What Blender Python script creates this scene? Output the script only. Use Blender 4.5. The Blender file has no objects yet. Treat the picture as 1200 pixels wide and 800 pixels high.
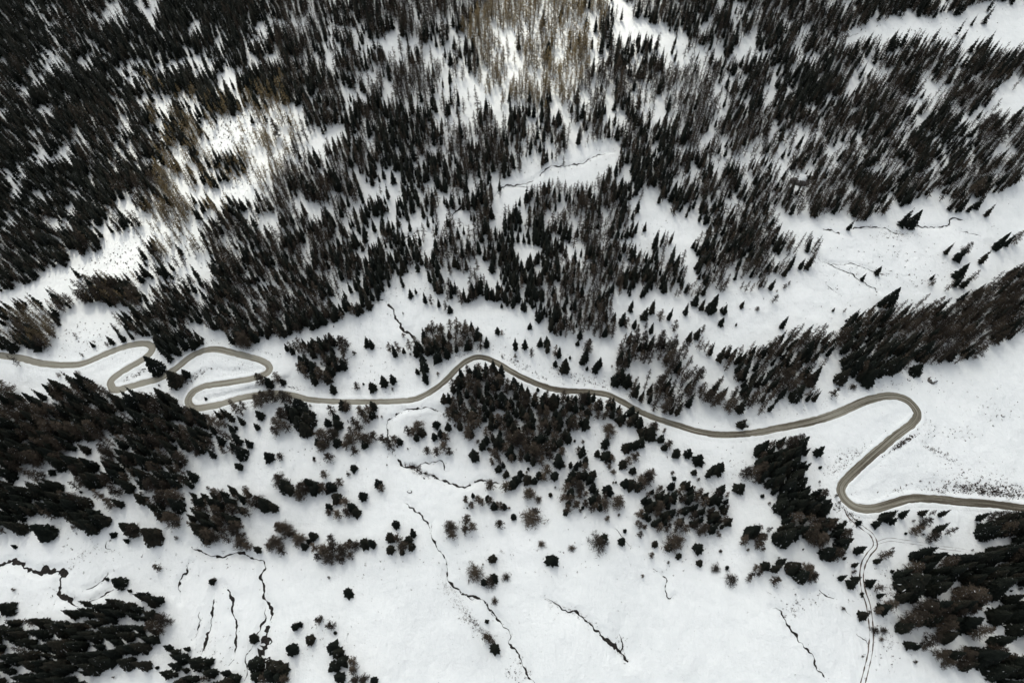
import bpy, bmesh, math, random
import numpy as np
R = math.radians
random.seed(7); RS = np.random.RandomState(11)
S = bpy.context.scene
COL = S.collection
# ------------------------------------------------------------------ camera, sky, sun, exposure
F = 800.0                                   # focal length in photo pixels (24 mm on a 36 mm wide frame)
NADIR = (595.0, 870.0)                      # where the tree trunks converge in the photo
CX, CY = 600.0, 400.0
CAMZ = 350.0
TH = math.atan((NADIR[1] - CY) / F)         # tilt of the axis away from straight down
ROLL = 0.0
cam = bpy.data.cameras.new('camera'); co = bpy.data.objects.new('camera', cam); COL.objects.link(co)
cam.sensor_width = 36; cam.lens = 24; cam.clip_start = 1; cam.clip_end = 30000
co.location = (0, 0, CAMZ); co.rotation_euler = (TH, 0, R(0.0))
S.camera = co
W = bpy.data.worlds.new('World'); S.world = W; W.use_nodes = True
nt = W.node_tree; nt.nodes.clear()
SUN_EL, SUN_AZ = 60, 340                    # azimuth clockwise from +Y
sky = nt.nodes.new('ShaderNodeTexSky'); sky.sky_type = 'NISHITA'; sky.sun_disc = False
sky.sun_elevation = R(SUN_EL); sky.sun_rotation = R(SUN_AZ); sky.air_density = 1.0; sky.dust_density = 5.0; sky.ozone_density = 1.0
hs = nt.nodes.new('ShaderNodeHueSaturation'); hs.inputs['Saturation'].default_value = 0.29
bg = nt.nodes.new('ShaderNodeBackground'); bg.inputs['Strength'].default_value = 0.135
ow = nt.nodes.new('ShaderNodeOutputWorld')
nt.links.new(sky.outputs[0], hs.inputs['Color']); nt.links.new(hs.outputs[0], bg.inputs['Color']); nt.links.new(bg.outputs[0], ow.inputs['Surface'])
sl = bpy.data.lights.new('sun', 'SUN'); so = bpy.data.objects.new('sun', sl); COL.objects.link(so)
sl.energy = 1.6; sl.angle = R(3); sl.color = (1.0, 0.935, 0.82)
so.rotation_euler = (R(90 - SUN_EL), 0, R(180 - SUN_AZ)); so.location = (0, 0, 900)
S.view_settings.view_transform = 'Standard'; S.view_settings.look = 'None'
S.view_settings.gamma = 1; S.view_settings.use_curve_mapping = False
S.view_settings.exposure = 0.56
try:
    S.cycles.max_bounces = 5; S.cycles.diffuse_bounces = 3; S.cycles.transparent_max_bounces = 4
except Exception: pass

# ------------------------------------------------------------------ helpers
ct, st = math.cos(TH), math.sin(TH)
def ray(px, py):
    """photo pixel -> world direction"""
    x = (np.asarray(px, float) - CX) / F; y = (CY - np.asarray(py, float)) / F
    return np.stack([x, y * ct + st, y * st - ct], -1)
def project(p):
    p = np.asarray(p, float); d = p - np.array([0, 0, CAMZ])
    depth = d[..., 1] * st - d[..., 2] * ct
    up = d[..., 1] * ct + d[..., 2] * st
    return CX + F * d[..., 0] / depth, CY - F * up / depth, depth
_T = RS.rand(512, 512)
def vnoise(x, y, s, seed=0):
    x = np.asarray(x, float) / s + 37.7 * seed; y = np.asarray(y, float) / s + 91.3 * seed
    xi = np.floor(x).astype(int); yi = np.floor(y).astype(int); fx = x - xi; fy = y - yi
    fx = fx * fx * fx * (fx * (fx * 6 - 15) + 10); fy = fy * fy * fy * (fy * (fy * 6 - 15) + 10)
    a = _T[xi % 512, yi % 512]; b = _T[(xi + 1) % 512, yi % 512]; c = _T[xi % 512, (yi + 1) % 512]; d = _T[(xi + 1) % 512, (yi + 1) % 512]
    return ((a * (1 - fx) + b * fx) * (1 - fy) + (c * (1 - fx) + d * fx) * fy) * 2 - 1
def inside(px, py, poly):
    px = np.asarray(px, float); py = np.asarray(py, float); r = np.zeros(px.shape, bool)
    n = len(poly)
    for i in range(n):
        x0, y0 = poly[i]; x1, y1 = poly[(i + 1) % n]
        if y0 == y1: continue
        c = ((y0 > py) != (y1 > py)) & (px < (x1 - x0) * (py - y0) / (y1 - y0) + x0)
        r ^= c
    return r
def pts(s):
    """'x,y x,y ...' -> list of tuples"""
    return [tuple(float(v) for v in w.split(',')) for w in s.split()]
def resample(P, step):
    P = np.asarray(P, float)
    # Catmull-Rom then even spacing
    Q = [P[0]]
    ext = np.vstack([2 * P[0] - P[1], P, 2 * P[-1] - P[-2]])
    for i in range(1, len(ext) - 2):
        p0, p1, p2, p3 = ext[i - 1], ext[i], ext[i + 1], ext[i + 2]
        for k in range(1, 9):
            t = k / 8
            Q.append(0.5 * ((2 * p1) + (-p0 + p2) * t + (2 * p0 - 5 * p1 + 4 * p2 - p3) * t * t + (-p0 + 3 * p1 - 3 * p2 + p3) * t ** 3))
    Q = np.array(Q); d = np.r_[0, np.cumsum(np.linalg.norm(np.diff(Q, axis=0), axis=1))]
    n = max(2, int(d[-1] / step) + 1); u = np.linspace(0, d[-1], n)
    return np.stack([np.interp(u, d, Q[:, k]) for k in range(Q.shape[1])], -1)
def mesh_obj(name, V, Fc, mats, mi=None, parent=None, smooth=False, attrs=None, link=True):
    V = np.asarray(V, np.float32); Fc = np.asarray(Fc, np.int32); k = Fc.shape[1]
    me = bpy.data.meshes.new(name)
    me.vertices.add(len(V)); me.vertices.foreach_set('co', V.ravel())
    me.loops.add(Fc.size); me.loops.foreach_set('vertex_index', Fc.ravel())
    me.polygons.add(len(Fc)); me.polygons.foreach_set('loop_start', np.arange(0, Fc.size, k, dtype=np.int32))
    me.polygons.foreach_set('loop_total', np.full(len(Fc), k, np.int32))
    for m in (mats if isinstance(mats, (list, tuple)) else [mats]): me.materials.append(m)
    if mi is not None: me.polygons.foreach_set('material_index', np.asarray(mi, np.int32))
    if smooth: me.polygons.foreach_set('use_smooth', np.ones(len(Fc), bool))
    for an, av in (attrs or {}).items():
        a = me.attributes.new(an, 'FLOAT', 'POINT'); a.data.foreach_set('value', np.asarray(av, np.float32))
    me.update(); me.validate()
    if not link: return me
    o = bpy.data.objects.new(name, me); COL.objects.link(o)
    if parent: o.parent = parent
    return o
def tag(o, label=None, cat=None, group=None, kind=None):
    if label: o['label'] = label
    if cat: o['category'] = cat
    if group: o['group'] = group
    if kind: o['kind'] = kind
    return o

# ------------------------------------------------------------------ materials
class NB:
    def __init__(s, name):
        s.m = bpy.data.materials.new(name); s.m.use_nodes = True; s.t = s.m.node_tree; s.t.nodes.clear()
        s.out = s.n('ShaderNodeOutputMaterial'); s.p = s.n('ShaderNodeBsdfPrincipled'); s.l(s.p.outputs[0], s.out.inputs['Surface'])
        s.p.inputs['Specular IOR Level'].default_value = 0.2; s.p.inputs['Roughness'].default_value = 0.9
    def n(s, typ, **kw):
        x = s.t.nodes.new(typ)
        for k, v in kw.items(): setattr(x, k, v)
        return x
    def l(s, a, b): s.t.links.new(a, b)
    def noise(s, scale, detail=4, vec=None, rough=0.55):
        x = s.n('ShaderNodeTexNoise'); x.inputs['Scale'].default_value = scale; x.inputs['Detail'].default_value = detail; x.inputs['Roughness'].default_value = rough
        if vec is not None: s.l(vec, x.inputs['Vector'])
        return x.outputs['Fac']
    def ramp(s, fac, stops):
        x = s.n('ShaderNodeValToRGB'); s.l(fac, x.inputs['Fac']); e = x.color_ramp.elements
        while len(e) < len(stops): e.new(0.5)
        for el, (p, c) in zip(e, stops): el.position = p; el.color = (c[0], c[1], c[2], 1)
        return x.outputs['Color']
    def math(s, op, a, b=None, c=None):
        x = s.n('ShaderNodeMath', operation=op)
        for i, v in enumerate((a, b, c)):
            if v is None: continue
            if isinstance(v, (int, float)): x.inputs[i].default_value = v
            else: s.l(v, x.inputs[i])
        return x.outputs[0]
    def mix(s, f, a, b):
        x = s.n('ShaderNodeMix', data_type='RGBA')
        for sock, v in ((x.inputs['Factor'], f), (x.inputs[6], a), (x.inputs[7], b)):
            if isinstance(v, (int, float)): sock.default_value = v
            elif isinstance(v, tuple): sock.default_value = (*v, 1)
            else: s.l(v, sock)
        return x.outputs[2]
    def bump(s, h, strength, dist):
        x = s.n('ShaderNodeBump'); x.inputs['Strength'].default_value = strength; x.inputs['Distance'].default_value = dist
        s.l(h, x.inputs['Height']); s.l(x.outputs[0], s.p.inputs['Normal'])
    def attr(s, name): return s.n('ShaderNodeAttribute', attribute_name=name).outputs['Fac']

def snow_material(name, streak=True):
    b = NB(name); g = b.n('ShaderNodeNewGeometry').outputs['Position']
    big = b.noise(0.02, 5, g); mid = b.noise(0.25, 5, g)
    col = b.ramp(b.math('MULTIPLY_ADD', mid, 0.4, b.math('MULTIPLY', big, 0.6)), [(0.30, (0.70, 0.74, 0.735)), (0.62, (0.785, 0.82, 0.812))])
    b.l(col, b.p.inputs['Base Color']); b.p.inputs['Roughness'].default_value = 0.75
    mp = b.n('ShaderNodeMapping'); mp.inputs['Rotation'].default_value = (0, 0, R(35)); mp.inputs['Scale'].default_value = (1, 0.22, 1); b.l(g, mp.inputs['Vector'])
    h = b.math('ADD', b.noise(0.12, 8, g, 0.62), b.math('MULTIPLY', b.noise(0.5, 5, mp.outputs[0]), 0.35))
    b.bump(h, 0.8, 1.8)
    return b.m
M_SNOW = snow_material('snow')
def bark(name, c0, c1):
    b = NB(name); g = b.n('ShaderNodeNewGeometry').outputs['Position']
    b.l(b.ramp(b.noise(1.5, 4, g), [(0.35, c0), (0.65, c1)]), b.p.inputs['Base Color']); return b.m
M_BARK = bark('spruce_bark', (0.03, 0.024, 0.02), (0.07, 0.055, 0.045))
M_LBARK = bark('larch_bark', (0.05, 0.04, 0.033), (0.11, 0.09, 0.075))
def leafmat(name, stops, sunlit_gold=None):
    b = NB(name)
    oi = b.n('ShaderNodeObjectInfo').outputs['Random']; isl = b.n('ShaderNodeNewGeometry').outputs['Random Per Island']
    f = b.math('FRACT', b.math('ADD', oi, b.attr('tint')))
    f = b.math('MULTIPLY_ADD', isl, 0.35, b.math('MULTIPLY', f, 0.65))
    c = b.ramp(f, stops)
    if sunlit_gold: c = b.mix(b.attr('sunlit_gold'), c, sunlit_gold)
    b.l(c, b.p.inputs['Base Color']); return b.m
M_SPR = leafmat('spruce_needles', [(0.0, (0.003, 0.005, 0.004)), (0.45, (0.006, 0.009, 0.006)), (0.75, (0.011, 0.012, 0.008)), (1.0, (0.026, 0.021, 0.014))])
M_LAR = leafmat('larch_twigs', [(0.0, (0.018, 0.015, 0.012)), (0.4, (0.034, 0.028, 0.021)), (0.7, (0.058, 0.046, 0.033)), (1.0, (0.105, 0.085, 0.063))], sunlit_gold=(0.29, 0.225, 0.115))  # last colour paints warm sunshine into the twigs
M_SNOWB = NB('branch_snow'); M_SNOWB.p.inputs['Base Color'].default_value = (0.75, 0.78, 0.79, 1); M_SNOWB = M_SNOWB.m
def road_mat():
    b = NB('gritted_asphalt'); g = b.n('ShaderNodeNewGeometry').outputs['Position']
    u = b.attr('u'); v = b.attr('v')
    cmb = b.n('ShaderNodeCombineXYZ'); b.l(b.math('MULTIPLY', u, 9.0), cmb.inputs[0]); b.l(b.math('MULTIPLY', v, 0.035), cmb.inputs[1])
    streak = b.noise(1.0, 4, cmb.outputs[0])
    pat = b.noise(0.02, 3, g); fine = b.noise(0.9, 4, g)
    f = b.math('ADD', b.math('ADD', b.attr('dry'), b.math('MULTIPLY_ADD', b.math('COSINE', b.math('MULTIPLY', u, 12.566)), 0.03, b.math('MULTIPLY_ADD', streak, 0.8, -0.15))), b.math('ADD', b.math('MULTIPLY', pat, 0.38), b.math('MULTIPLY', fine, 0.12)))
    c = b.ramp(f, [(0.38, (0.058, 0.049, 0.035)), (0.50, (0.155, 0.145, 0.112)), (0.62, (0.265, 0.258, 0.212))])
    # slush at the two edges
    e = b.math('ABSOLUTE', b.math('SUBTRACT', u, 0.5))
    e = b.math('ADD', e, b.math('MULTIPLY', b.math('SUBTRACT', b.noise(0.35, 5, g), 0.5), 0.30))
    mk = b.math('MULTIPLY', b.math('SUBTRACT', e, 0.462), 16.0); mk.node.use_clamp = True
    b.l(b.mix(mk, c, (0.6, 0.61, 0.6)), b.p.inputs['Base Color']); b.p.inputs['Roughness'].default_value = 0.7
    b.bump(fine, 0.3, 0.1)
    return b.m
M_ROAD = road_mat()
def dirt(name, c0, c1, scale=1.2):
    b = NB(name); g = b.n('ShaderNodeNewGeometry').outputs['Position']
    b.l(b.ramp(b.noise(scale, 5, g), [(0.35, c0), (0.65, c1)]), b.p.inputs['Base Color']); b.bump(b.noise(scale * 2, 4, g), 0.6, 0.3); return b.m
M_STREAM = dirt('wet_stream_bed', (0.008, 0.008, 0.008), (0.03, 0.026, 0.022))
M_RUT = dirt('muddy_rut', (0.05, 0.038, 0.03), (0.17, 0.14, 0.12), 0.5)
M_ROCK = dirt('grey_rock', (0.06, 0.055, 0.05), (0.16, 0.15, 0.14), 0.7)
M_TUFT = leafmat('dry_grass', [(0.0, (0.03, 0.024, 0.02)), (0.5, (0.06, 0.045, 0.036)), (1.0, (0.12, 0.092, 0.07))])

# ------------------------------------------------------------------ traced lines (photo pixels)
ROAD = pts('-90,398 -40,408 0,416 25,420 50,426 80,428 100,425 125,415 145,407 163,402.5 173,402.5 178,407 174,415 165,422 150,432 138,440 131.5,447 131,453 136,457.5 150,454 165,449 185,444 200,436 210,429 225,417 240,410 255,409 275,414 300,420.5 311,425 316,431 313,438 303,442 290,445 262,449 240,452 228,457.5 221.5,466 221.5,473 227,478 240,477.5 260,473 280,467 300,463 322,461 342,463 360,467.5 385,470 410,470.8 440,471 480,469 495,465 510,456 525,443 537,430 550,421 562,418 575,421 590,429 605,438 620,446 640,454 660,458 690,459 710,462 725,469 740,477 760,487 790,497 815,505 840,509 865,509 890,506 900,504 950,494 980,484.5 1010,471 1030,465 1047,463.5 1062,469 1072,480 1074,488 1068,497 1050,510.5 1030,527 1010,544 995,558 986,569 985.5,577 991,586 1003,594 1020,596.5 1040,591.5 1060,585 1075,583.5 1100,585 1130,588 1160,590.5 1200,595 1250,600 1310,606')
TRACK = pts('990,590 994,602 1001,610 1012,619 1022,627 1025.5,639 1018,649 1012,660 1009.5,675 1012,692 1017,707 1020,725 1021,745 1019.5,765 1015,785 1010,804 1003,830')
PATH = pts('1025,637 1042,632 1060,634 1082,637 1095,640 1125,644 1150,650 1180,662')
STREAMS = [  # (points, width in metres)
 ('-30,668 0,661 10,657 20,656 27,663 35,667 45,670 55,668 65,667 72,671 70,680 69,692 73,701 82,705 92,713', 1.7),
 ('132,690 128,692 115,699 105,705', 0.9), ('127,671 118,680 108,687 100,690', 0.7), ('131,627 126,637 129,647', 0.5),
 ('223,659 219,671 211,680 211,692 212,705', 1.0), ('252,693 249,712 247,732 239,750 235,767', 1.3),
 ('260,684 274,702 271,717 277,732 275,755 269,779', 1.0), ('235,716 234,732 224,750', 0.6),
 ('224,639 240,647 257,651 275,647 297,652 309,659 307,675 309,697 319,715 316,730 311,750 305,770 305,790 308,806', 1.1),
 ('310,710 312,722 303,738 300,750', 0.8), ('294,756 289,775 287,797', 0.9),
 ('474,586 486,596 496,607 505,622 510,640 519,649 524,660 524,675 532,687 542,694 557,699 570,707 580,720 590,730 597,742 597,752 600,757 610,772 617,785 628,803', 0.75),
 ('506,610 505,622', 0.5), ('540,694 552,702 558,699', 0.5), ('572,709 578,722 584,724', 0.5),
 ('472,481 463,487 455,493 454,505 456,515 459,525 462,535 472,544 485,547 497,555 512,560 525,565 545,569 565,562 578,565 588,565', 0.95),
 ('468,545 485,548', 0.6), ('485,547 500,542 517,540 522,550 527,551', 0.6), ('472,480 490,479 500,476 517,481', 0.7),
 ('440,351 450,351 460,360 464,372 472,385 481,391 486,402 492,412', 1.2),
 ('445,288 458,280 475,277 492,270 502,270', 0.9), ('528,252 540,244 550,240', 0.9), ('532,256 547,265', 0.5),
 ('580,230 590,219 602,216 622,212 645,196 680,192 700,181 722,177', 0.6), ('590,219 622,219', 0.4),
 ('962,266 978,271 995,275 1002,266 1032,266 1050,272 1065,273', 0.7), ('1068,265 1085,266 1112,264 1117,257 1134,257', 0.75),
 ('960,301 967,307 1000,309 1022,316 1040,324', 0.55), ('967,306 987,316 1007,326 1030,342', 0.5), ('967,333 985,346', 0.35),
 ('906,712 916,716 922,732 937,750 954,770 957,780 967,790 977,804', 0.85), ('961,690 968,696 978,701', 0.9), ('986,709 997,722', 0.45),
 ('1006,742 1017,756', 0.6), ('765,665 780,677 781,690 785,700 791,698', 0.65), ('720,617 735,635 742,642', 0.55),
 ('1005,30 1010,35 990,45', 0.5), ('1125,270 1150,276', 0.35),
]
SCAR = ('642,702 652,708 662,714 677,719 692,731 702,740 715,752 725,762 735,776', '725,742 729,755 727,764')

# ------------------------------------------------------------------ terrain
def axis(a, b, step, far):
    mid = np.arange(a, b + step, step); lo = []; hi = []; d = step; x = a
    while x > -far: d *= 1.22; x -= d; lo.append(x)
    d = step; x = mid[-1]
    while x < far: d *= 1.22; x += d; hi.append(x)
    return np.r_[lo[::-1], mid, hi]
XS = axis(-430, 430, 1.25, 9000); YS = axis(-75, 560, 1.25, 9000)
def base_h(x, y):
    x = np.asarray(x, float); y = np.asarray(y, float)
    yy = np.clip(y, -400, 2500)
    h = 0.07 * (yy - 165) + 0.00022 * np.clip(yy - 180, 0, None) ** 2 * np.where(yy < 900, 1, 1)
    h = np.minimum(h, 900 + 0.05 * yy)
    h += 0.00009 * np.clip(np.abs(x) - 60, 0, 2500) ** 1.75 * (1 - 0.3 * np.sign(x))
    h += 7.0 * vnoise(x, y, 150, 1) + 2.6 * vnoise(x, y, 55, 2) + 0.8 * vnoise(x, y, 21, 3) + 0.34 * vnoise(x, y, 8, 4) + 0.13 * vnoise(x, y, 4, 5)
    far = np.clip((np.hypot(x, y - 200) - 900) / 2500, 0, 1)
    h += far * (220 * vnoise(x, y, 1300, 6) + 90 * vnoise(x, y, 420, 7))
    return h
GX, GY = np.meshgrid(XS, YS, indexing='ij')
HZ = base_h(GX, GY)
def height(x, y):
    x = np.asarray(x, float); y = np.asarray(y, float)
    i = np.clip(np.searchsorted(XS, x) - 1, 0, len(XS) - 2); j = np.clip(np.searchsorted(YS, y) - 1, 0, len(YS) - 2)
    fx = (x - XS[i]) / (XS[i + 1] - XS[i]); fy = (y - YS[j]) / (YS[j + 1] - YS[j])
    return (HZ[i, j] * (1 - fx) + HZ[i + 1, j] * fx) * (1 - fy) + (HZ[i, j + 1] * (1 - fx) + HZ[i + 1, j + 1] * fx) * fy
def ground(px, py, off=0.0):
    """where the line of sight through a photo pixel meets the terrain (raised by off)"""
    d = ray(px, py); t = (CAMZ - 20) / -d[..., 2]
    for _ in range(14):
        h = height(t * d[..., 0], t * d[..., 1]) + off
        t = 0.3 * t + 0.7 * (h - CAMZ) / d[..., 2]
    p = t[..., None] * d; p[..., 2] += CAMZ
    return p
def line3(P, step):
    a = np.array(P); g = ground(a[:, 0], a[:, 1])
    L = resample(g[:, :2], step)
    return L
def smooth1(a, n):
    k = np.ones(n) / n; return np.convolve(np.pad(a, n // 2, mode='edge'), k, 'same')[n // 2: n // 2 + len(a)]
road_xy = line3(ROAD, 1.0)
road_z = smooth1(smooth1(height(road_xy[:, 0], road_xy[:, 1]), 31), 31)
def carve(xy, z, core, reach, mode):
    """blend the terrain to height z within core metres of a line, fading out at reach"""
    D = np.full(HZ.shape, 1e9); Zt = np.zeros(HZ.shape)
    for (x, y), zz in zip(xy, z):
        i0, i1 = np.searchsorted(XS, [x - reach, x + reach]); j0, j1 = np.searchsorted(YS, [y - reach, y + reach])
        d = np.hypot(GX[i0:i1, j0:j1] - x, GY[i0:i1, j0:j1] - y); sub = D[i0:i1, j0:j1]; m = d < sub
        sub[m] = d[m]; Zt[i0:i1, j0:j1][m] = zz
    w = np.clip((reach - D) / (reach - core), 0, 1); w = w * w * (3 - 2 * w)
    if mode == 'flat': HZ[:] = HZ * (1 - w) + (Zt) * w
    else: HZ[:] = HZ - w * mode
carve(road_xy, road_z, 4.2, 15.0, 'flat')
track_xy = line3(TRACK, 1.0); carve(track_xy, smooth1(height(track_xy[:, 0], track_xy[:, 1]), 15), 1.9, 6.0, 'flat')
stream_xy = []
for s, w in STREAMS:
    L = line3(pts(s), 0.6); stream_xy.append(L)
    carve(L[::2], np.zeros(len(L[::2])), 0.3 * w, 1.2 + 1.9 * w, 0.4 + 0.75 * w)
scar_xy = [line3(pts(s), 0.6) for s in SCAR]
for L in scar_xy: carve(L[::2], np.zeros(len(L[::2])), 0.8, 4.5, 0.9)
n0, n1 = GX.shape
idx = np.arange(n0 * n1).reshape(n0, n1)
quads = np.stack([idx[:-1, :-1], idx[1:, :-1], idx[1:, 1:], idx[:-1, 1:]], -1).reshape(-1, 4)
tag(mesh_obj('snowy_ground', np.stack([GX, GY, HZ], -1).reshape(-1, 3), quads, M_SNOW, smooth=True), kind='structure')

# ------------------------------------------------------------------ unseen cloudbank, added to dim the sun; gaps cut to place the sunlit patches
def added_cloud():
    toward = np.array([math.sin(R(SUN_AZ)) / math.tan(R(SUN_EL)), math.cos(R(SUN_AZ)) / math.tan(R(SUN_EL))])
    zc = 1150.0
    gaps = []
    for px, py, a, b in ((258, 150, 54, 60), (635, 30, 72, 70), (130, 300, 40, 26)):
        g = ground(np.array([px]), np.array([py]))[0]; c = g[:2] + toward * (zc - g[2]); gaps.append((c[0], c[1], a, b))
    cx, cy = np.array([0, 270]) + toward * (zc - 20)
    st_ = 16.0; nx, ny = 88, 72
    gx = cx + (np.arange(nx + 1) - nx / 2) * st_; gy = cy + (np.arange(ny + 1) - ny / 2) * st_
    X, Y = np.meshgrid(gx, gy, indexing='ij')
    rr = np.maximum(np.abs(X - cx) / (nx * st_ / 2), np.abs(Y - cy) / (ny * st_ / 2))
    n1 = vnoise(X, Y, 170, 31) + 0.5 * vnoise(X, Y, 70, 32) + 0.3 * vnoise(X, Y, 33, 33)
    d = 1.0 - rr + 0.10 * n1
    for gx_, gy_, a, b in gaps: d = np.minimum(d, np.sqrt(((X - gx_) / a) ** 2 + ((Y - gy_) / b) ** 2) - 1 + 0.35 * n1)
    on = d > 0
    cell = on[:-1, :-1] & on[1:, :-1] & on[1:, 1:] & on[:-1, 1:]
    th = 12 + 70 * np.clip(d, 0, 0.6) + 14 * n1
    top = zc + np.maximum(th, 6); bot = zc - 0.35 * np.maximum(th, 6) - 6 * n1
    N = X.size; V = np.vstack([np.stack([X, Y, top], -1).reshape(-1, 3), np.stack([X, Y, bot], -1).reshape(-1, 3)])
    I = np.arange(N).reshape(X.shape); Q = []
    for i, j in zip(*np.where(cell)):
        a, b, c, e = I[i, j], I[i + 1, j], I[i + 1, j + 1], I[i, j + 1]
        Q += [(a, b, c, e), (e + N, c + N, b + N, a + N)]
        if j == 0 or not cell[i, j - 1]: Q.append((a, a + N, b + N, b))
        if j == cell.shape[1] - 1 or not cell[i, j + 1]: Q.append((c, c + N, e + N, e))
        if i == 0 or not cell[i - 1, j]: Q.append((e, e + N, a + N, a))
        if i == cell.shape[0] - 1 or not cell[i + 1, j]: Q.append((b, b + N, c + N, c))
    b = NB('added_cloud'); b.t.nodes.remove(b.p)
    tr = b.n('ShaderNodeBsdfTransparent'); tl = b.n('ShaderNodeBsdfTranslucent'); tl.inputs[0].default_value = (0.9, 0.9, 0.9, 1)
    mx = b.n('ShaderNodeMixShader'); mx.inputs[0].default_value = 0.56; b.l(tr.outputs[0], mx.inputs[1]); b.l(tl.outputs[0], mx.inputs[2]); b.l(mx.outputs[0], b.out.inputs['Surface'])
    tag(mesh_obj('added_cloud', V, Q, b.m, smooth=True), kind='structure')
added_cloud()

# ------------------------------------------------------------------ roads, track, streams
def frame(L):
    t = np.gradient(L, axis=0); t /= np.linalg.norm(t, axis=1)[:, None] + 1e-9
    return t, np.stack([-t[:, 1], t[:, 0]], -1)
def strip(L, offs, zs):
    """grid of vertices: for every point of the line, one vertex per lateral offset (arrays allowed)"""
    t, nrm = frame(L); V = []
    for o, z in zip(offs, zs):
        p = L + nrm * np.broadcast_to(o, len(L))[:, None]
        V.append(np.c_[p, z(p) if callable(z) else z])
    V = np.stack(V, 1); n, k = V.shape[:2]; ii = np.arange(n * k).reshape(n, k)
    Q = np.stack([ii[:-1, :-1], ii[:-1, 1:], ii[1:, 1:], ii[1:, :-1]], -1).reshape(-1, 4)[:, ::-1]
    return V.reshape(-1, 3), Q, n, k
road_px = project(np.c_[road_xy, road_z])[0]
HW = smooth1(np.interp(road_px, [0, 310, 350, 560, 880, 960, 1200], [2.25, 2.2, 1.85, 1.9, 2.05, 2.5, 2.35]), 21)
road_t = np.arange(len(road_xy), dtype=float)
uu = np.linspace(-1, 1, 9); offs = [q * HW for q in uu]
crown = [road_z + 0.16 + 0.05 * (1 - q * q) for q in uu]
V, Q, n, k = strip(road_xy, offs, crown)
tag(mesh_obj('mountain_road', V, Q, M_ROAD, smooth=True, attrs={'u': np.tile((uu + 1) / 2, n), 'v': np.repeat(road_t, k), 'dry': np.repeat(np.interp(road_px, [0, 300, 480, 560, 700, 900, 1050, 1100, 1200], [0.12, 0.10, 0.07, -0.05, -0.06, 0.02, 0.03, -0.05, -0.12]), k)}), kind='structure')
for sgn in (-1, 1):
    nz = 0.5 + 0.5 * vnoise(road_t, road_t * 0 + sgn * 50, 3.0, 8) * 0.8 + 0.3 * vnoise(road_t, road_t * 0, 17.0, 9)
    nz = np.clip(nz, 0.12, 1.2); ed = 0.28 * vnoise(road_t, road_t * 0 + 9 * sgn, 2.2, 10)
    os_ = [sgn * (HW - 0.25 + ed), sgn * (HW + 0.05 + ed), sgn * (HW + 0.55 + ed), sgn * (HW + 1.1 + 0.5 * ed), sgn * (HW + 2.3), sgn * (HW + 3.2)]
    zs_ = [road_z + 0.10, road_z + 0.19 + 0.12 * nz, road_z + 0.20 + 0.20 * nz, road_z + 0.14 + 0.16 * nz, lambda p: height(p[:, 0], p[:, 1]) + 0.04, lambda p: height(p[:, 0], p[:, 1]) - 0.25]
    V, Q, n, k = strip(road_xy, os_, zs_)
    if sgn > 0: Q = Q[:, ::-1]
    tag(mesh_obj('ploughed_snow_bank', V, Q[:, ::-1], M_SNOW, smooth=True), kind='structure')
def rut_strip(L, off, w, seed, lift):
    t = np.arange(len(L)) * 0.6
    ww = w * np.clip(0.75 + 0.6 * vnoise(t, t * 0 + seed, 2.5, seed) + 0.35 * vnoise(t, t * 0, 1.1, seed + 1), 0.05, 2)
    c = off + 0.12 * vnoise(t, t * 0 + 3, 5, seed + 2)
    hh = lambda p: height(p[:, 0], p[:, 1]) + lift
    return strip(L, [c - ww / 2, c, c + ww / 2], [hh, hh, hh])[:2]
def merged(parts):
    Vs, Qs, o = [], [], 0
    for V, Q in parts: Vs.append(V); Qs.append(Q + o); o += len(V)
    return np.vstack(Vs), np.vstack(Qs)
Lt = line3(TRACK, 0.6)
V, Q = merged([rut_strip(Lt, s * 0.95, 0.62, 20 + s, 0.10) for s in (-1, 1)])
tag(mesh_obj('farm_track', V, Q, M_RUT), kind='structure')
Lp = line3(PATH, 0.6); V, Q = merged([rut_strip(Lp, s * 0.7, 0.15, 30 + s, 0.10) for s in (-1, 1)])
tag(mesh_obj('footpath', V, Q, M_RUT), kind='structure')
def stream_mesh(name, Ls, w, seed, mat, wfun=None, bridge=True):
    parts = []
    for q, L in enumerate(Ls):
        t = np.arange(len(L)) * 0.6; z0 = t * 0
        # wander a little, vary the width, and let snow bridges close it here and there
        t_, nr = frame(L)
        L2 = L + nr * (0.8 * vnoise(t, z0 + q, 5.0, seed) + 0.55 * vnoise(t, z0, 2.1, seed + 3) + 0.28 * vnoise(t, z0, 1.0, seed + 4))[:, None]
        wl = vnoise(t, z0 + 7, 3.0, seed + 1); ws = vnoise(t, z0 + 5, 1.2, seed + 2)
        taper = np.clip(np.minimum(t, t[-1] - t) / 5.0, 0.25, 1)
        ww = 0.85 * w * taper * np.clip(0.95 + 0.8 * wl + 0.8 * ws, 0.22, 3)
        if wfun is not None: ww = ww * wfun(t / t[-1])
        if bridge: ww = np.where(vnoise(t, z0 + 11, 6.0, seed + 5) < -0.72, 0.02, ww)
        ww = np.maximum(ww, 0.02)
        a = 0.5 * ww * (1 + 0.5 * vnoise(t, z0, 1.5, seed + 6)); b = 0.5 * ww * (1 - 0.5 * vnoise(t, z0, 1.5, seed + 6))
        hh = lambda p: height(p[:, 0], p[:, 1]) + 0.13
        parts.append(strip(L2, [-a, a * 0, b], [hh, hh, hh])[:2])
    V, Q = merged(parts)
    return tag(mesh_obj(name, V, Q, mat), kind='structure')
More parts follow.
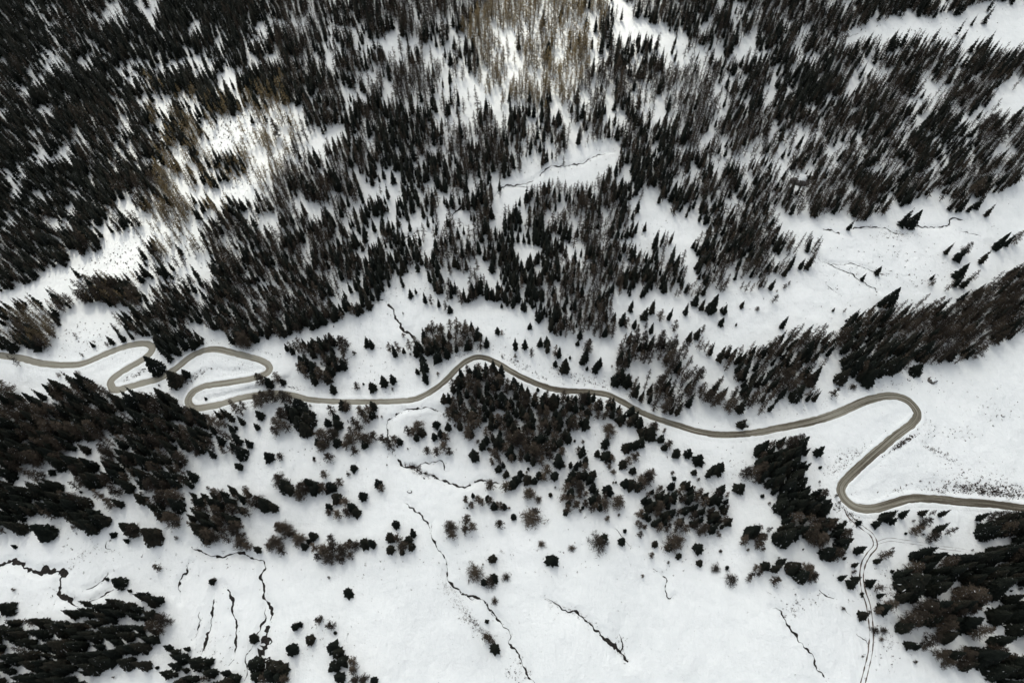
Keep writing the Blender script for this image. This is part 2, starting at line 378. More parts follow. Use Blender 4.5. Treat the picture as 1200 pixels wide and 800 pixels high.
for i, ((s, w), L) in enumerate(zip(STREAMS, stream_xy)):
    wf = None
    if i == 8: wf = lambda u: 1.1 + 5.5 * np.exp(-((u - 0.86) / 0.10) ** 2)
    if i == 0: wf = lambda u: 1.1 + 1.0 * np.exp(-((u - 0.6) / 0.25) ** 2)
    stream_mesh('stream', [L], w, 40 + i, M_STREAM, wf)
stream_mesh('rock_scar', scar_xy, 1.25, 90, M_STREAM, lambda u: 0.5 + 1.6 * u ** 1.5, bridge=False)

# ------------------------------------------------------------------ tree shapes (unit height, base at 0)
def trunk_arrays(r, top, lean, sides=6, segs=5, rs=None):
    V = []; Fc = []
    for i in range(segs + 1):
        t = i / segs; rr = r * (1 - 0.93 * t) * (1.35 if i == 0 else 1)
        for k in range(sides):
            a = 2 * math.pi * k / sides
            V.append((lean[0] * t * t + rr * math.cos(a), lean[1] * t * t + rr * math.sin(a), -0.03 + (top + 0.03) * t))
    for i in range(segs):
        for k in range(sides):
            a, b = i * sides + k, i * sides + (k + 1) % sides
            Fc += [(a, b, b + sides), (a, b + sides, a + sides)]
    return np.array(V), np.array(Fc)
def spruce_crown(rs, levels, per, rad, snow, jag, z0=0.06, lo=False):
    V = []; Fc = []; MI = []
    def tri(a, b, c, m): n = len(V); V.extend([a, b, c]); Fc.append((n, n + 1, n + 2)); MI.append(m)
    bend = rs.uniform(-1, 1, 2) * 0.015
    for i in range(levels):
        t = (i + rs.rand() * 0.6) / levels; z = z0 + (1 - z0) * t
        prof = (1 - t ** 1.25) ** 0.85 * (0.6 + 0.4 * min(1, t / 0.12 + 0.25))
        n = max(4, int(per * (0.45 + 0.55 * (1 - t))))
        ph = rs.rand() * 6.28
        cx, cy = bend * t * t
        lev = rs.uniform(0.82, 1.12)
        for k in range(n):
            if rs.rand() < 0.07: continue
            a = ph + 6.283 * k / n + rs.uniform(-0.3, 0.3)
            ln = rad * (prof * rs.uniform(0.62, 1.18) * lev + 0.05); ca, sa = math.cos(a), math.sin(a)
            dz = -ln * rs.uniform(0.25, 0.6); w = ln * rs.uniform(0.20, 0.34) + 0.006; zz = z + 0.015
            root = (cx, cy, zz); tip = (cx + ca * ln, cy + sa * ln, zz + dz)
            m = 0.55; mz = zz + dz * m * 0.6
            lft = (cx + ca * ln * m - sa * w, cy + sa * ln * m + ca * w, mz - w * 0.55)
            rgt = (cx + ca * ln * m + sa * w, cy + sa * ln * m - ca * w, mz - w * 0.55)
            mid = (cx + ca * ln * m, cy + sa * ln * m, mz)
            if lo: tri(root, tip, lft, 0); tri(root, rgt, tip, 0)
            else: tri(root, mid, lft, 0); tri(root, rgt, mid, 0); tri(mid, tip, lft, 0); tri(mid, rgt, tip, 0)
            if jag:     # hanging side twigs break the outline
                for s in (-1, 1):
                    q = rs.uniform(0.55, 0.95); wq = w * rs.uniform(0.8, 1.3)
                    p0 = (cx + ca * ln * q * 0.8, cy + sa * ln * q * 0.8, zz + dz * q * 0.7)
                    p1 = (cx + ca * ln * q - s * sa * wq, cy + sa * ln * q + s * ca * wq, zz + dz * q - wq * 0.6)
                    p2 = (cx + ca * ln * (q + 0.12), cy + sa * ln * (q + 0.12), zz + dz * (q + 0.1) - 0.004)
                    tri(p0, p1, p2, 0)
            if rs.rand() < snow * (0.5 + 0.9 * (1 - t)):
                e = 0.012; f0, f1 = rs.uniform(0.4, 0.6), rs.uniform(0.8, 1.02); ww = w * rs.uniform(0.10, 0.24)
                A = (cx + ca * ln * f0, cy + sa * ln * f0, zz + dz * f0 * 0.62 + e)
                B = (cx + ca * ln * f1, cy + sa * ln * f1, zz + dz * f1 * 0.9 + e)
                Cc = (cx + ca * ln * (f0 + f1) / 2 - sa * ww, cy + sa * ln * (f0 + f1) / 2 + ca * ww, zz + dz * (f0 + f1) * 0.38 + e - ww * 0.3)
                tri(A, B, Cc, 1)
    return np.array(V), np.array(Fc), np.array(MI)
def larch_crown(rs, nb, ntw, rad, tw, snow):
    V = []; Fc = []; MI = []
    def tri(a, b, c, m): n = len(V); V.extend([a, b, c]); Fc.append((n, n + 1, n + 2)); MI.append(m)
    for i in range(nb):
        t = (i + rs.rand()) / nb; z = 0.13 + 0.85 * t
        prof = (1 - t ** 1.6) ** 0.8 * (0.5 + 0.5 * min(1, t / 0.25 + 0.2)) + 0.04
        ln = rad * prof * rs.uniform(0.55, 1.2); a = rs.rand() * 6.283; ca, sa = math.cos(a), math.sin(a)
        rise = ln * rs.uniform(-0.35, 0.25); w = tw * 1.1
        p0 = np.array((0, 0, z)); p1 = np.array((ca * ln, sa * ln, z + rise)); sd = np.array((-sa, ca, 0)) * w; up = np.array((0, 0, w))
        tri(p0 - sd, p0 + sd, p1, 0); tri(p0 - up, p0 + up, p1, 0)
        for k in range(ntw):
            q = rs.uniform(0.2, 1.0); o = p0 + (p1 - p0) * q; l2 = (0.25 + 0.5 * (1 - q)) * ln * rs.uniform(0.5, 1.2) + 0.015
            d = np.array((ca, sa, 0)) * rs.uniform(0.1, 0.9) + np.array((-sa, ca, 0)) * rs.choice([-1, 1]) * rs.uniform(0.3, 1.0) + np.array((0, 0, rs.uniform(-0.9, 0.25)))
            d = d / np.linalg.norm(d); n_ = np.cross(d, rs.normal(size=3)); n_ = n_ / (np.linalg.norm(n_) + 1e-9) * tw * rs.uniform(0.5, 1.3)
            tri(o - n_, o + n_, o + d * l2, 0)
            if rs.rand() < snow: tri(o - n_ * 1.2 + (0, 0, 0.008), o + n_ * 1.2 + (0, 0, 0.008), o + d * l2 * 0.6 + (0, 0, 0.01), 1)
    return np.array(V), np.array(Fc), np.array(MI)
rs = np.random.RandomState(5)
SPR_HI, LAR_HI, SPR_LO, LAR_LO = [], [], [], []
for i in range(6):
    sn = (0.0, 0.06, 0.02, 0.20, 0.0, 0.03)[i]
    SPR_HI.append((spruce_crown(rs, 34, 18, (0.185, 0.20, 0.175, 0.21, 0.19, 0.165)[i], sn, True), trunk_arrays(0.013, 0.97, rs.uniform(-1, 1, 2) * 0.015)))
    SPR_LO.append((spruce_crown(rs, 16, 9, 0.114 + 0.007 * i, sn * 0.4, False, lo=True), trunk_arrays(0.012, 0.9, (0, 0), 4, 1)))
    LAR_HI.append((larch_crown(rs, 85, 18, (0.24, 0.26, 0.22, 0.25, 0.28, 0.21)[i], 0.0055, sn * 0.1), trunk_arrays(0.012, 0.99, rs.uniform(-1, 1, 2) * 0.0)))
    LAR_LO.append((larch_crown(rs, 42, 7, 0.128 + 0.006 * i, 0.0076, sn * 0.2), trunk_arrays(0.0125, 0.99, (0, 0), 4, 1)))

# ------------------------------------------------------------------ where the trees stand
CLEAR = [pts(s) for s in '''
-100,365 -100,352 0,342 30,332 55,318 80,312 100,300 120,295 125,288 140,283 160,272 165,285 153,300 160,318 150,327 140,322 118,318 95,322 75,335 50,340 35,348 0,355
190,305 196,297 210,292 232,285 235,295 215,312 210,325 195,322
222,270 225,258 232,250 240,262 236,285
205,217 215,215 235,213 250,222 262,215 280,210 300,205 300,222 285,232 270,215 262,228 250,238 235,228 215,224
238,152 255,145 270,140 300,128 300,148 285,160 268,172 250,180 237,170
342,165 345,155 360,148 385,150 410,147 408,155 385,160 378,175 352,176
300,175 312,170 325,178 320,190 305,200 298,195
375,27 390,22 402,35 400,48 385,48 375,40
500,42 510,42 525,60 535,75 533,85 520,70 507,65
542,112 552,112 555,135 550,150 543,145
565,110 580,108 600,118 600,128 585,132 575,122
436,158 442,170 448,192 440,182
617,140 630,132 625,150 618,150
640,122 655,107 660,115 655,127 645,128
578,245 580,225 600,212 600,204 640,195 668,170 688,170 705,163 722,165 724,178 716,197 690,208 672,218 655,205 632,216 618,223 604,244 590,243
755,125 765,128 760,142 752,140
772,115 783,108 780,122 775,122
840,115 850,120 860,125 848,140 843,130
795,68 807,66 805,88 795,85
838,55 850,48 845,65 837,75
866,8 880,6 878,22 868,24
985,45 1005,30 1040,25 1050,18 1080,20 1120,18 1135,8 1160,2 1200,-2 1310,-10 1310,50 1200,52 1178,62 1172,50 1150,46 1120,46 1090,42 1070,40 1040,44 1020,42 1000,48 988,52
1145,137 1172,96 1200,90 1310,80 1310,135 1200,130 1178,128 1160,128
1060,150 1072,125 1090,113 1112,102 1118,102 1105,115 1090,125 1082,142 1075,150 1068,145
972,172 985,158 1005,155 1018,158 1008,167 990,178 980,188 960,198 955,196 968,188
912,170 920,150 945,152 948,168 935,178 922,182 918,197
1012,80 1025,72 1026,85 1018,93
720,362 725,345 745,347 765,343 772,335 785,345 800,352 815,350 830,343 848,343 866,337 880,341 900,334 908,322 925,318 935,310 952,316 963,300 960,278 945,270 912,270 918,243 926,250 950,258 965,252 985,250 1000,258 1040,252 1055,242 1070,236 1100,238 1115,252 1140,245 1160,230 1200,212 1310,190 1310,285 1200,308 1170,318 1145,335 1115,352 1090,346 1060,352 1030,358 1018,352 1000,365 978,388 960,380 945,376 925,385 905,395 885,398 860,405 840,400 820,397 805,390 790,388 770,385 750,390 735,385 725,375
395,258 400,254 415,256 420,265 425,275 436,277 440,262 452,270 457,280 445,288 428,282 415,275 408,268
472,275 475,262 482,250 487,243 495,250 500,262 498,270 485,275
510,240 520,236 525,245 515,253 510,250
530,253 545,245 552,262 548,272 538,262
420,208 428,205 432,222 430,235 424,222
382,340 390,330 405,328 415,335 420,345 405,350 390,350
460,348 462,322 475,318 490,307 500,315 503,330 490,338 478,345
398,372 405,368 425,368 440,356 452,340 465,332 478,338 478,352 495,362 515,366 530,370 545,362 555,352 575,352 600,362 625,370 645,385 640,395 610,385 600,395 560,383 540,370 500,375 480,395 450,405 410,398
736,260 745,243 760,240 775,245 790,255 802,240 805,255 820,262 828,272 812,280 800,285 790,272 775,270 765,285 755,292 748,285
840,275 850,272 852,285 843,292
655,296 668,287 670,297 660,308
601,285 612,278 620,288 612,305 603,302
668,262 680,258 678,275 672,272
700,252 712,250 708,270 700,268
652,330 662,328 660,345 655,340
655,350 670,350 668,368 655,365
600,335 612,340 618,352 608,358 600,350
810,200 822,205 815,212
45,0 36,0 40,14 48,28 55,42 62,42 55,28
48,58 56,60 60,75 54,80 46,70
108,45 118,50 125,65 118,68 108,56
150,0 172,0 185,18 193,34 186,36 172,26 160,15
252,28 262,40 268,62 262,66 254,48
0,55 6,68 0,70
12,95 24,104 20,112 10,106
'''.strip().split('\n')]
SPARSE = [(pts(a), b) for a, b in [      # (area, share of trees kept)
 ('165,95 240,120 320,115 345,150 335,205 300,215 255,250 200,225 185,160', 0.58),
 ('560,40 590,-10 710,-10 695,60 670,105 600,100', 0.60),
 ('490,40 560,40 600,100 590,150 520,150 500,80', 0.62),
 ('690,0 900,-10 920,110 700,110', 0.80),
 ('360,10 460,0 500,60 420,60', 0.70),
 ('120,270 240,240 250,330 150,335', 0.45),
 ('900,20 1000,0 1060,180 900,190', 0.85),
 ('440,215 620,190 620,280 440,290', 0.75),
 ('600,80 830,100 800,180 620,190', 0.8),
]]
SUNLIT_GOLD = [(pts(a), b) for a, b in [('170,90 250,110 330,90 350,150 320,215 240,255 185,225 175,150', 0.8), ('540,30 590,-20 720,-20 700,60 670,115 590,110', 0.9), ('95,310 165,305 160,352 100,350', 0.6), ('165,235 225,230 235,292 180,290', 0.5), ('0,360 60,350 60,405 0,405', 0.35), ('560,40 640,20 640,130 560,110', 0.7)]]  # areas where sunlight is painted into the larch colour, with strength
FOREST = [  # (outline, spacing m, height range m, larch share, where in words)
 ('-170,-150 1370,-150 1370,170 1310,190 1200,212 1160,230 1140,245 1115,252 1100,238 1070,236 1055,242 1040,252 1000,258 985,250 965,252 950,258 926,250 918,262 945,270 962,280 963,300 952,316 935,310 925,318 908,322 900,334 880,341 866,337 848,343 830,343 815,350 800,352 785,345 772,335 765,343 745,347 725,345 720,362 722,392 700,392 680,385 665,397 650,390 630,372 610,365 590,350 570,352 550,350 535,352 520,345 505,330 480,330 445,345 437,352 430,362 400,366 360,372 340,378 320,378 318,388 300,397 285,402 265,398 255,387 235,377 225,387 240,398 230,402 210,412 195,418 180,408 160,400 135,396 130,380 145,365 158,360 155,350 125,353 95,350 75,358 62,375 55,400 40,404 20,407 0,402 -170,385', 4.7, (15, 21), 0.45, 'the wide forest above the road'),
 ('725,395 740,390 760,398 790,395 800,402 830,400 850,408 880,405 900,400 930,388 945,380 960,385 980,392 1000,370 1020,356 1040,362 1060,355 1090,350 1115,356 1130,345 1150,338 1175,320 1200,310 1310,280 1310,345 1200,385 1172,400 1150,412 1125,420 1097,426 1080,422 1055,430 1040,435 1020,443 1000,437 990,420 970,422 965,445 957,472 940,462 925,452 900,482 880,470 865,480 840,470 825,465 810,475 795,482 785,480 765,475 750,468 735,460 725,450 722,430 727,410', 5.0, (14, 19), 0.5, 'the long forest belt above the road on the right'),
]
FCLEAR = [pts(s) for s in '''
735,432 745,425 762,430 778,435 770,448 758,452 748,445 735,448
830,420 842,416 850,428 842,440 832,436
850,440 862,440 864,455 852,458
812,395 822,398 815,410 808,405
958,418 985,415 992,425 975,435 968,445 960,440
735,380 750,378 748,392 738,394
'''.strip().split('\n')]
CLUMPS = [  # (outline, spacing, heights, larch share, words)
 ('-110,440 0,450 25,456 40,463 55,452 70,445 85,441 105,445 125,455 145,462 160,455 180,455 195,452 205,470 222,480 245,480 265,476 280,470 300,470 290,480 282,485 292,502 285,505 280,500 275,505 283,515 297,520 290,533 272,538 262,532 257,545 243,540 230,535 222,540 215,530 220,548 222,560 227,570 222,580 205,575 198,570 190,575 172,570 155,575 148,582 138,575 125,560 118,550 120,535 128,528 118,522 105,525 95,522 87,530 75,540 68,538 52,540 48,548 35,550 22,545 15,550 25,560 22,567 0,560 -110,560', 5.0, (13, 19), 0.40, 'the broad dark wood on the left below the hairpins'),
 ('75,549 90,544 105,550 120,546 122,565 112,570 95,570 80,560', 4.8, (11, 15), 0.35, 'the small clump below the snow gap on the left'),
 ('-110,560 0,566 22,567 30,575 48,562 75,570 100,578 112,588 100,598 85,600 68,605 65,612 45,610 28,618 30,628 15,630 0,628 -110,630', 5.2, (13, 18), 0.35, 'the dark wood at the left edge above the black stream'),
 ('70,602 100,598 115,596 125,610 120,625 108,627 88,626 78,615', 4.8, (12, 16), 0.15, 'the dark row of trees above the long open snow on the left'),
 ('165,585 180,578 200,588 212,592 218,605 215,620 205,618 195,620 190,610 178,607 172,597', 4.8, (11, 15), 0.4, 'the small mixed clump left of the brown larch stand'),
 ('225,574 250,577 275,565 295,572 312,590 326,597 310,599 295,602 285,607 290,620 290,630 275,632 270,640 260,636 245,632 232,636 222,622 215,608 210,600 220,594', 4.9, (10, 14), 0.75, 'the brown larch stand above the thin dark stream on the left'),
 ('-110,728 0,727 25,722 60,725 70,715 85,718 95,702 120,706 135,699 150,701 165,694 190,694 205,699 206,705 190,708 175,712 165,716 178,719 195,721 206,730 209,744 200,747 190,742 180,741 189,752 184,759 170,758 155,760 170,770 185,775 189,780 180,785 160,787 148,791 140,785 120,790 105,796 110,830 -110,830', 5.2, (13, 18), 0.12, 'the black wood filling the bottom left corner'),
 ('190,756 196,751 222,753 224,762 219,770 235,769 252,766 250,773 245,778 268,779 281,790 278,825 185,825 190,786 195,776', 5.0, (9, 13), 0.2, 'the dark clump at the bottom edge beside the narrow gullies'),
 ('745,632 745,605 750,590 760,577 775,567 785,563 800,564 815,571 830,576 838,568 850,571 862,579 865,588 855,600 866,606 860,612 848,628 835,622 825,624 815,622 800,624 788,630 780,624 770,630 758,625 750,633', 4.6, (9, 13), 0.6, 'the brown leaning clump in the middle of the right meadow'),
 ('855,655 861,640 870,630 885,616 897,613 905,620 904,638 895,644 885,649 875,648 864,657', 4.6, (11, 15), 0.5, 'the small slanting clump left of the dark spruce strip'),
 ('900,517 915,510 925,516 945,512 954,521 951,530 945,536 954,546 945,556 954,575 969,576 974,595 984,606 999,620 1008,630 1006,638 998,645 998,658 990,663 975,659 965,650 960,657 950,640 940,632 930,634 915,638 906,630 914,620 914,605 905,590 905,580 895,570 885,566 872,561 862,553 875,546 889,546 885,531 881,517', 5.0, (12, 16), 0.25, 'the dark spruce strip running down to the farm track'),
 ('1045,690 1050,674 1065,664 1064,653 1080,647 1095,641 1100,636 1119,639 1121,645 1106,651 1116,660 1140,651 1160,641 1180,631 1200,622 1310,585 1310,690 1200,687 1180,688 1166,694 1150,690 1135,683 1115,690 1100,684 1085,676 1070,690 1058,692', 4.7, (15, 20), 0.2, 'the black forest in the bottom right corner'),
 ('1050,745 1051,724 1064,714 1095,705 1110,697 1122,684 1140,692 1152,700 1160,712 1150,722 1142,735 1120,736 1105,740 1090,736 1078,745 1065,742', 4.5, (15, 20), 0.4, 'the long shadowy larches in the bottom right corner'),
 ('1090,785 1092,768 1105,762 1130,758 1150,750 1166,742 1180,738 1192,732 1200,728 1310,700 1310,760 1200,752 1180,752 1165,756 1145,758 1160,768 1175,765 1200,764 1310,760 1310,830 1172,830 1180,800 1165,790 1150,784 1130,790 1110,784', 5.0, (14, 19), 0.3, 'the last stand beside the bottom right corner'),
 ('1165,712 1178,700 1200,695 1310,680 1310,715 1200,722 1180,720', 4.8, (14, 18), 0.1, 'the dark group at the right edge below the black forest'),
 ('1128,615 1142,607 1158,600 1200,600 1310,590 1310,620 1200,625 1160,640 1142,636 1150,625 1138,622', 4.8, (14, 19), 0.15, 'the dark forest just below the road at the right edge'),
 ('1013,612 1018,603 1040,600 1060,599 1085,594 1100,596 1120,599 1112,606 1085,604 1060,606 1050,616 1035,618 1022,618', 5.0, (8, 11), 0.1, 'the low dark row hugging the road at the lower right hairpin'),
 ('535,433 550,427 565,426 585,428 600,442 615,452 630,457 655,462 675,461 690,464 705,463 720,470 730,482 751,492 748,500 738,495 725,490 710,492 695,495 680,500 675,515 670,522 660,535 655,545 645,540 632,545 618,545 605,540 592,542 580,545 575,530 578,520 572,510 562,505 548,513 540,508 532,500 525,490 520,475 519,465 525,450', 4.5, (10, 14), 0.62, 'the brown thicket under the middle bend of the road'),
 ('660,600 658,580 661,562 668,547 671,532 680,522 688,532 690,547 700,557 705,567 711,580 717,586 720,592 712,596 700,600 690,598 680,596 670,601', 4.7, (10, 13), 0.5, 'the narrow clump in the middle meadow below the thicket'),
 ('482,402 490,396 495,386 505,377 520,380 535,374 550,380 559,387 564,400 573,406 569,410 550,408 540,412 530,417 515,421 500,415 489,412', 4.7, (10, 14), 0.55, 'the clump above the middle bend beside the upper stream'),
 ('337,407 350,397 370,399 390,396 405,399 414,410 404,420 413,430 413,436 400,430 392,438 396,446 393,451 380,447 372,451 357,446 347,440 340,431 353,423 356,413 343,415 335,410', 4.8, (11, 15), 0.35, 'the dark clump above the straight left of the middle bend'),
 ('1110,605 1130,598 1135,604 1118,612', 5.0, (9, 12), 0.3, 'the few trees touching the road at the lower right'),
 ('575,538 590,535 600,545 600,560 590,563 578,556', 4.6, (8, 11), 0.8, 'the pale brown bushy larches below the thicket'),
 ('540,590 545,578 556,577 566,584 578,582 592,588 602,598 595,605 580,602 565,600 552,604 545,600', 4.6, (8, 11), 0.7, 'the brown bushy clump at the end of the middle stream'),
 ('870,675 880,662 893,655 905,660 902,672 890,680 878,686', 4.8, (8, 11), 0.6, 'the ragged brown clump left of the lower meadow edge'),
 ('900,636 903,622 915,612 925,618 918,634 906,642', 4.8, (10, 13), 0.3, 'the slanting group under the dark spruce strip'),
 ('903,670 905,658 918,648 926,650 920,664 910,672', 4.8, (10, 13), 0.3, 'the slanting group left of the open lower meadow'),
 ('1046,705 1056,685 1075,668 1100,650 1125,645 1150,655 1180,645 1200,635 1310,600 1310,830 1185,830 1140,780 1100,775 1070,750 1049,735', 11.5, (15, 20), 0.45, 'the leaning trees filling the bottom right corner'),
 ('-60,475 60,458 200,460 240,482 238,535 225,580 212,602 150,604 110,590 60,604 0,620 -60,620', 10.5, (12, 16), 0.6, 'the straggling trees between the dark stands on the left'),
 ('262,402 270,388 300,384 330,374 365,364 400,360 430,352 438,358 425,370 395,378 360,386 330,394 300,404 275,410', 4.8, (11, 15), 0.35, 'the lower edge of the forest right of the left hairpins'),
 ('60,360 78,340 100,328 125,323 150,328 168,342 162,354 150,352 125,354 95,352 78,360 64,372', 4.6, (11, 15), 0.5, 'the brown band of trees above the top left hairpin'),
 ('822,563 824,552 832,540 838,528 843,526 842,540 838,552 830,563', 4.4, (11, 14), 0.6, 'the slanting clump below the lowest dip of the road'),
]
SINGLES = '''
180,428,S,15;203,443,S,13;208,445,L,10;217,438,S,8;18,424,L,11;10,404,S,13;4,400,S,12;40,405,S,12;48,402,L,12;30,402,S,12;108,404,S,6;60,553,S,5;195,406,S,13;205,409,S,12;215,403,S,12;225,403,S,11;186,402,S,12;130,401,S,8;145,401,S,8
88,393,L,5;96,416,L,4
50,622,S,15;150,619,S,13;156,622,L,11;176,627,S,15;148,633,S,5;132,626,S,5;290,640,L,10;283,636,L,10;139,682,S,9;6,712,S,10;185,665,L,7;248,681,S,5;125,678,S,4;152,692,S,4
316,777,S,9;322,781,S,10;330,784,S,10;327,793,S,11;333,795,L,9;316,790,S,9;308,795,L,9;297,748,S,9;298,778,S,10;300,792,S,9
345,734,S,8;351,731,S,5;363,749,S,8;388,733,L,7;374,727,L,8;341,760,S,12;390,758,S,11;396,764,S,9;401,774,S,8;391,780,S,9;397,793,S,10;413,775,L,8;414,784,L,8;416,797,L,8;426,797,L,8;438,797,S,7
408,694,S,7;427,636,S,8;436,637,S,10;417,638,B,5;457,629,S,10;457,643,S,9;466,631,L,8;472,640,L,10;478,632,S,7;484,625,S,6;482,640,S,8;471,647,S,5;464,614,S,8
327,618,L,10;334,620,L,10;342,625,L,10;350,632,L,10;356,640,S,8;322,635,L,9;330,645,L,8;316,641,L,8;369,641,L,10;380,645,L,10;390,640,L,10;400,645,L,10;408,640,L,9;411,651,L,8;398,655,L,9;385,653,L,9;373,652,L,8;366,628,S,8;388,631,L,8;301,643,S,8;362,634,S,5
527,617,L,11;530,626,L,9;547,609,L,11;553,618,L,10;545,620,L,8;585,614,L,8;577,654,S,8;557,671,B,8;567,682,S,8;573,681,B,7;579,677,S,7;593,675,B,4;580,704,B,3.5;570,745,L,8;574,750,L,8;580,759,S,8
624,606,B,9;602,605,S,6;647,656,S,10;708,630,S,10;703,635,B,9;729,634,S,7;635,637,B,3.5;670,642,B,3.5;663,600,S,5;712,608,L,6
788,637,B,10;784,641,S,7;793,634,L,9;819,642,S,9;820,659,S,6;796,651,S,5;763,650,L,6;857,678,B,6;839,665,B,4;768,637,S,7
931,664,S,11;928,668,S,10;940,674,S,12;945,668,L,12;952,675,L,8;908,680,L,8;988,676,S,10;1000,683,S,11;1004,678,S,10;1022,682,S,11;1009,643,S,13;1003,661,S,8;1037,650,L,12;1030,656,S,10;1042,648,L,11;1013,720,S,11;1038,712,S,14;1045,708,L,14;1030,714,L,11;1033,697,S,10;1030,688,L,9;1027,738,B,5;1037,738,B,5;1034,748,B,4;1068,755,S,12;1076,758,S,10;1083,757,L,9;1095,703,L,7
1075,620,L,14;1085,612,L,14;1095,628,L,13;1100,620,S,12;1105,618,S,15;1115,622,L,13
516,508,S,10;522,512,L,9;525,500,S,9;520,523,L,9;512,529,L,9;501,528,L,8;527,529,L,8;509,511,S,7;478,505,L,9;485,508,L,9;490,500,L,9;494,506,S,8;488,513,S,7;511,497,S,6
556,533,S,11;565,522,S,11;570,515,S,10;575,569,L,10;593,570,L,9
605,562,S,9;610,555,S,9;618,561,S,9;600,568,S,9;626,563,S,8;632,557,S,8;640,551,L,9;637,559,L,8;650,557,S,10;620,578,L,11;645,579,S,4;631,585,B,4;626,600,L,8
713,573,S,11;724,588,L,9;700,531,S,7;711,534,S,9;716,537,L,7;714,547,L,6;714,503,L,9;710,519,S,8;712,513,L,7;719,553,L,5;738,522,S,9;745,522,S,9;751,518,S,10;734,524,S,7;754,506,S,9;763,507,S,12;766,501,L,10;775,514,S,8;784,521,L,8;779,524,S,6;793,531,S,9;807,531,S,9;730,543,S,8;736,540,L,8;742,551,S,7;745,535,L,8;733,566,S,10;740,567,S,9;748,570,S,9;752,565,L,11;758,560,L,11;763,556,L,10;819,538,S,9;814,553,S,6;844,549,S,10;867,571,S,9;869,497,S,8;727,491,S,9;744,488,S,11;750,495,S,11;740,482,S,11;738,495,L,9
623,414,L,10;642,408,S,11;650,412,L,11;655,414,S,10;641,400,S,11;633,402,S,9;615,404,S,9;604,405,S,12;662,429,S,13;651,426,S,5;668,419,S,4;686,417,S,13;690,406,L,13;683,422,S,11;677,402,S,5;699,430,S,10;703,425,S,9;688,432,S,4;727,420,S,13;728,440,S,13;735,446,S,12;722,445,S,11
462,412,S,12;466,408,L,11;457,408,L,10;480,405,L,11;487,412,S,12;495,420,S,12;497,430,S,12;498,442,S,10;505,409,S,12;512,418,S,12;527,411,L,10;473,411,S,6;489,435,S,6;430,402,S,10;435,404,S,9;449,447,S,11;460,444,S,9;436,453,S,9;436,471,S,9;418,453,L,7;390,456,S,8;336,408,S,7;342,411,S,7;548,405,S,9;570,402,S,10
305,445,L,11;315,450,S,10;325,442,L,10;331,447,S,6;310,466,L,12;320,463,L,12;332,465,L,11;340,466,L,11;350,474,S,12;345,485,S,12;331,486,L,12;325,497,L,12;335,500,L,11;350,495,S,12;357,502,S,12;360,491,S,12;355,482,S,11;365,485,S,9;303,470,L,11;304,486,S,9;301,500,S,7;322,505,L,9;338,480,S,12
402,474,S,10;407,476,L,9;388,481,L,9;393,489,S,9;395,497,S,9;384,495,S,8;376,509,L,9;383,515,L,10;389,509,L,10;395,518,S,9;378,522,L,9;392,507,S,7;372,518,S,8
415,495,L,9;420,500,L,9;425,486,L,10;430,491,L,10;423,481,L,9;432,480,L,9;436,486,S,7;412,506,L,9;409,515,L,9;420,512,L,10;429,515,L,10;427,521,S,8;438,511,L,8;449,515,L,9;455,518,L,8;462,516,L,9;468,517,S,7;405,522,L,8;415,528,L,8;385,536,L,8;314,535,S,9;328,535,L,7;414,548,S,7;408,556,L,4
328,563,L,11;333,569,S,12;339,573,S,11;355,572,L,11;362,567,S,11;367,575,S,10;372,570,S,10;379,572,L,10;387,570,S,9;352,579,L,9;398,565,L,8;380,556,L,7;443,566,S,9;447,572,L,8;425,581,S,9;385,593,S,8;394,583,S,8;405,588,L,9;412,594,S,9;407,601,L,9;396,603,L,8;386,600,L,6;417,600,S,7;280,546,S,8;302,588,L,11;312,591,S,10;320,594,S,10
1112,292,S,12;1126,298,S,14;1133,292,L,13;1154,302,S,13;1174,283,S,16;1183,282,S,13;1192,279,L,13;1128,318,S,15;1113,335,L,12;1123,330,S,12;1132,331,S,12;1142,324,L,12;1092,331,L,8;1093,325,S,6;1012,325,S,8;1030,317,S,8;1047,348,S,17;1035,353,S,12;919,378,S,13;905,334,S,11;908,350,L,9;921,318,S,12;940,310,S,11;949,308,S,12;1062,256,S,17;1072,257,S,16;1160,247,S,12;1138,243,S,10;997,264,S,10;977,363,S,4;990,364,L,5;925,332,L,5
836,356,S,18;816,351,S,14;823,358,S,12;805,363,S,13;850,363,S,10;846,362,S,6;870,357,S,7;846,377,S,8;818,391,S,12;808,395,S,11;824,386,L,10;791,382,L,13;765,360,S,14;756,368,S,13;740,359,S,11;730,374,S,14;735,379,L,12;775,370,L,13;785,369,S,13;764,385,S,12;720,372,S,9;710,370,S,12;744,380,S,9;757,382,L,8;888,361,B,4
481,344,S,9;487,341,S,7;510,334,S,14;513,338,S,11;498,350,S,11;505,352,L,11;514,355,S,10;522,358,L,10;527,362,S,8;571,341,S,14;577,345,S,12;545,349,S,10;552,342,S,13;558,339,S,14;531,341,S,6;584,338,S,13;592,346,S,11;588,358,S,5;583,387,S,8;588,390,L,6;560,384,S,4;621,382,S,7;680,392,S,11
988,441,S,14;1020,442,S,14;1033,437,S,11;1075,433,S,9;1000,453,B,4;978,460,L,9;960,529,S,11;1007,612,S,6
'''
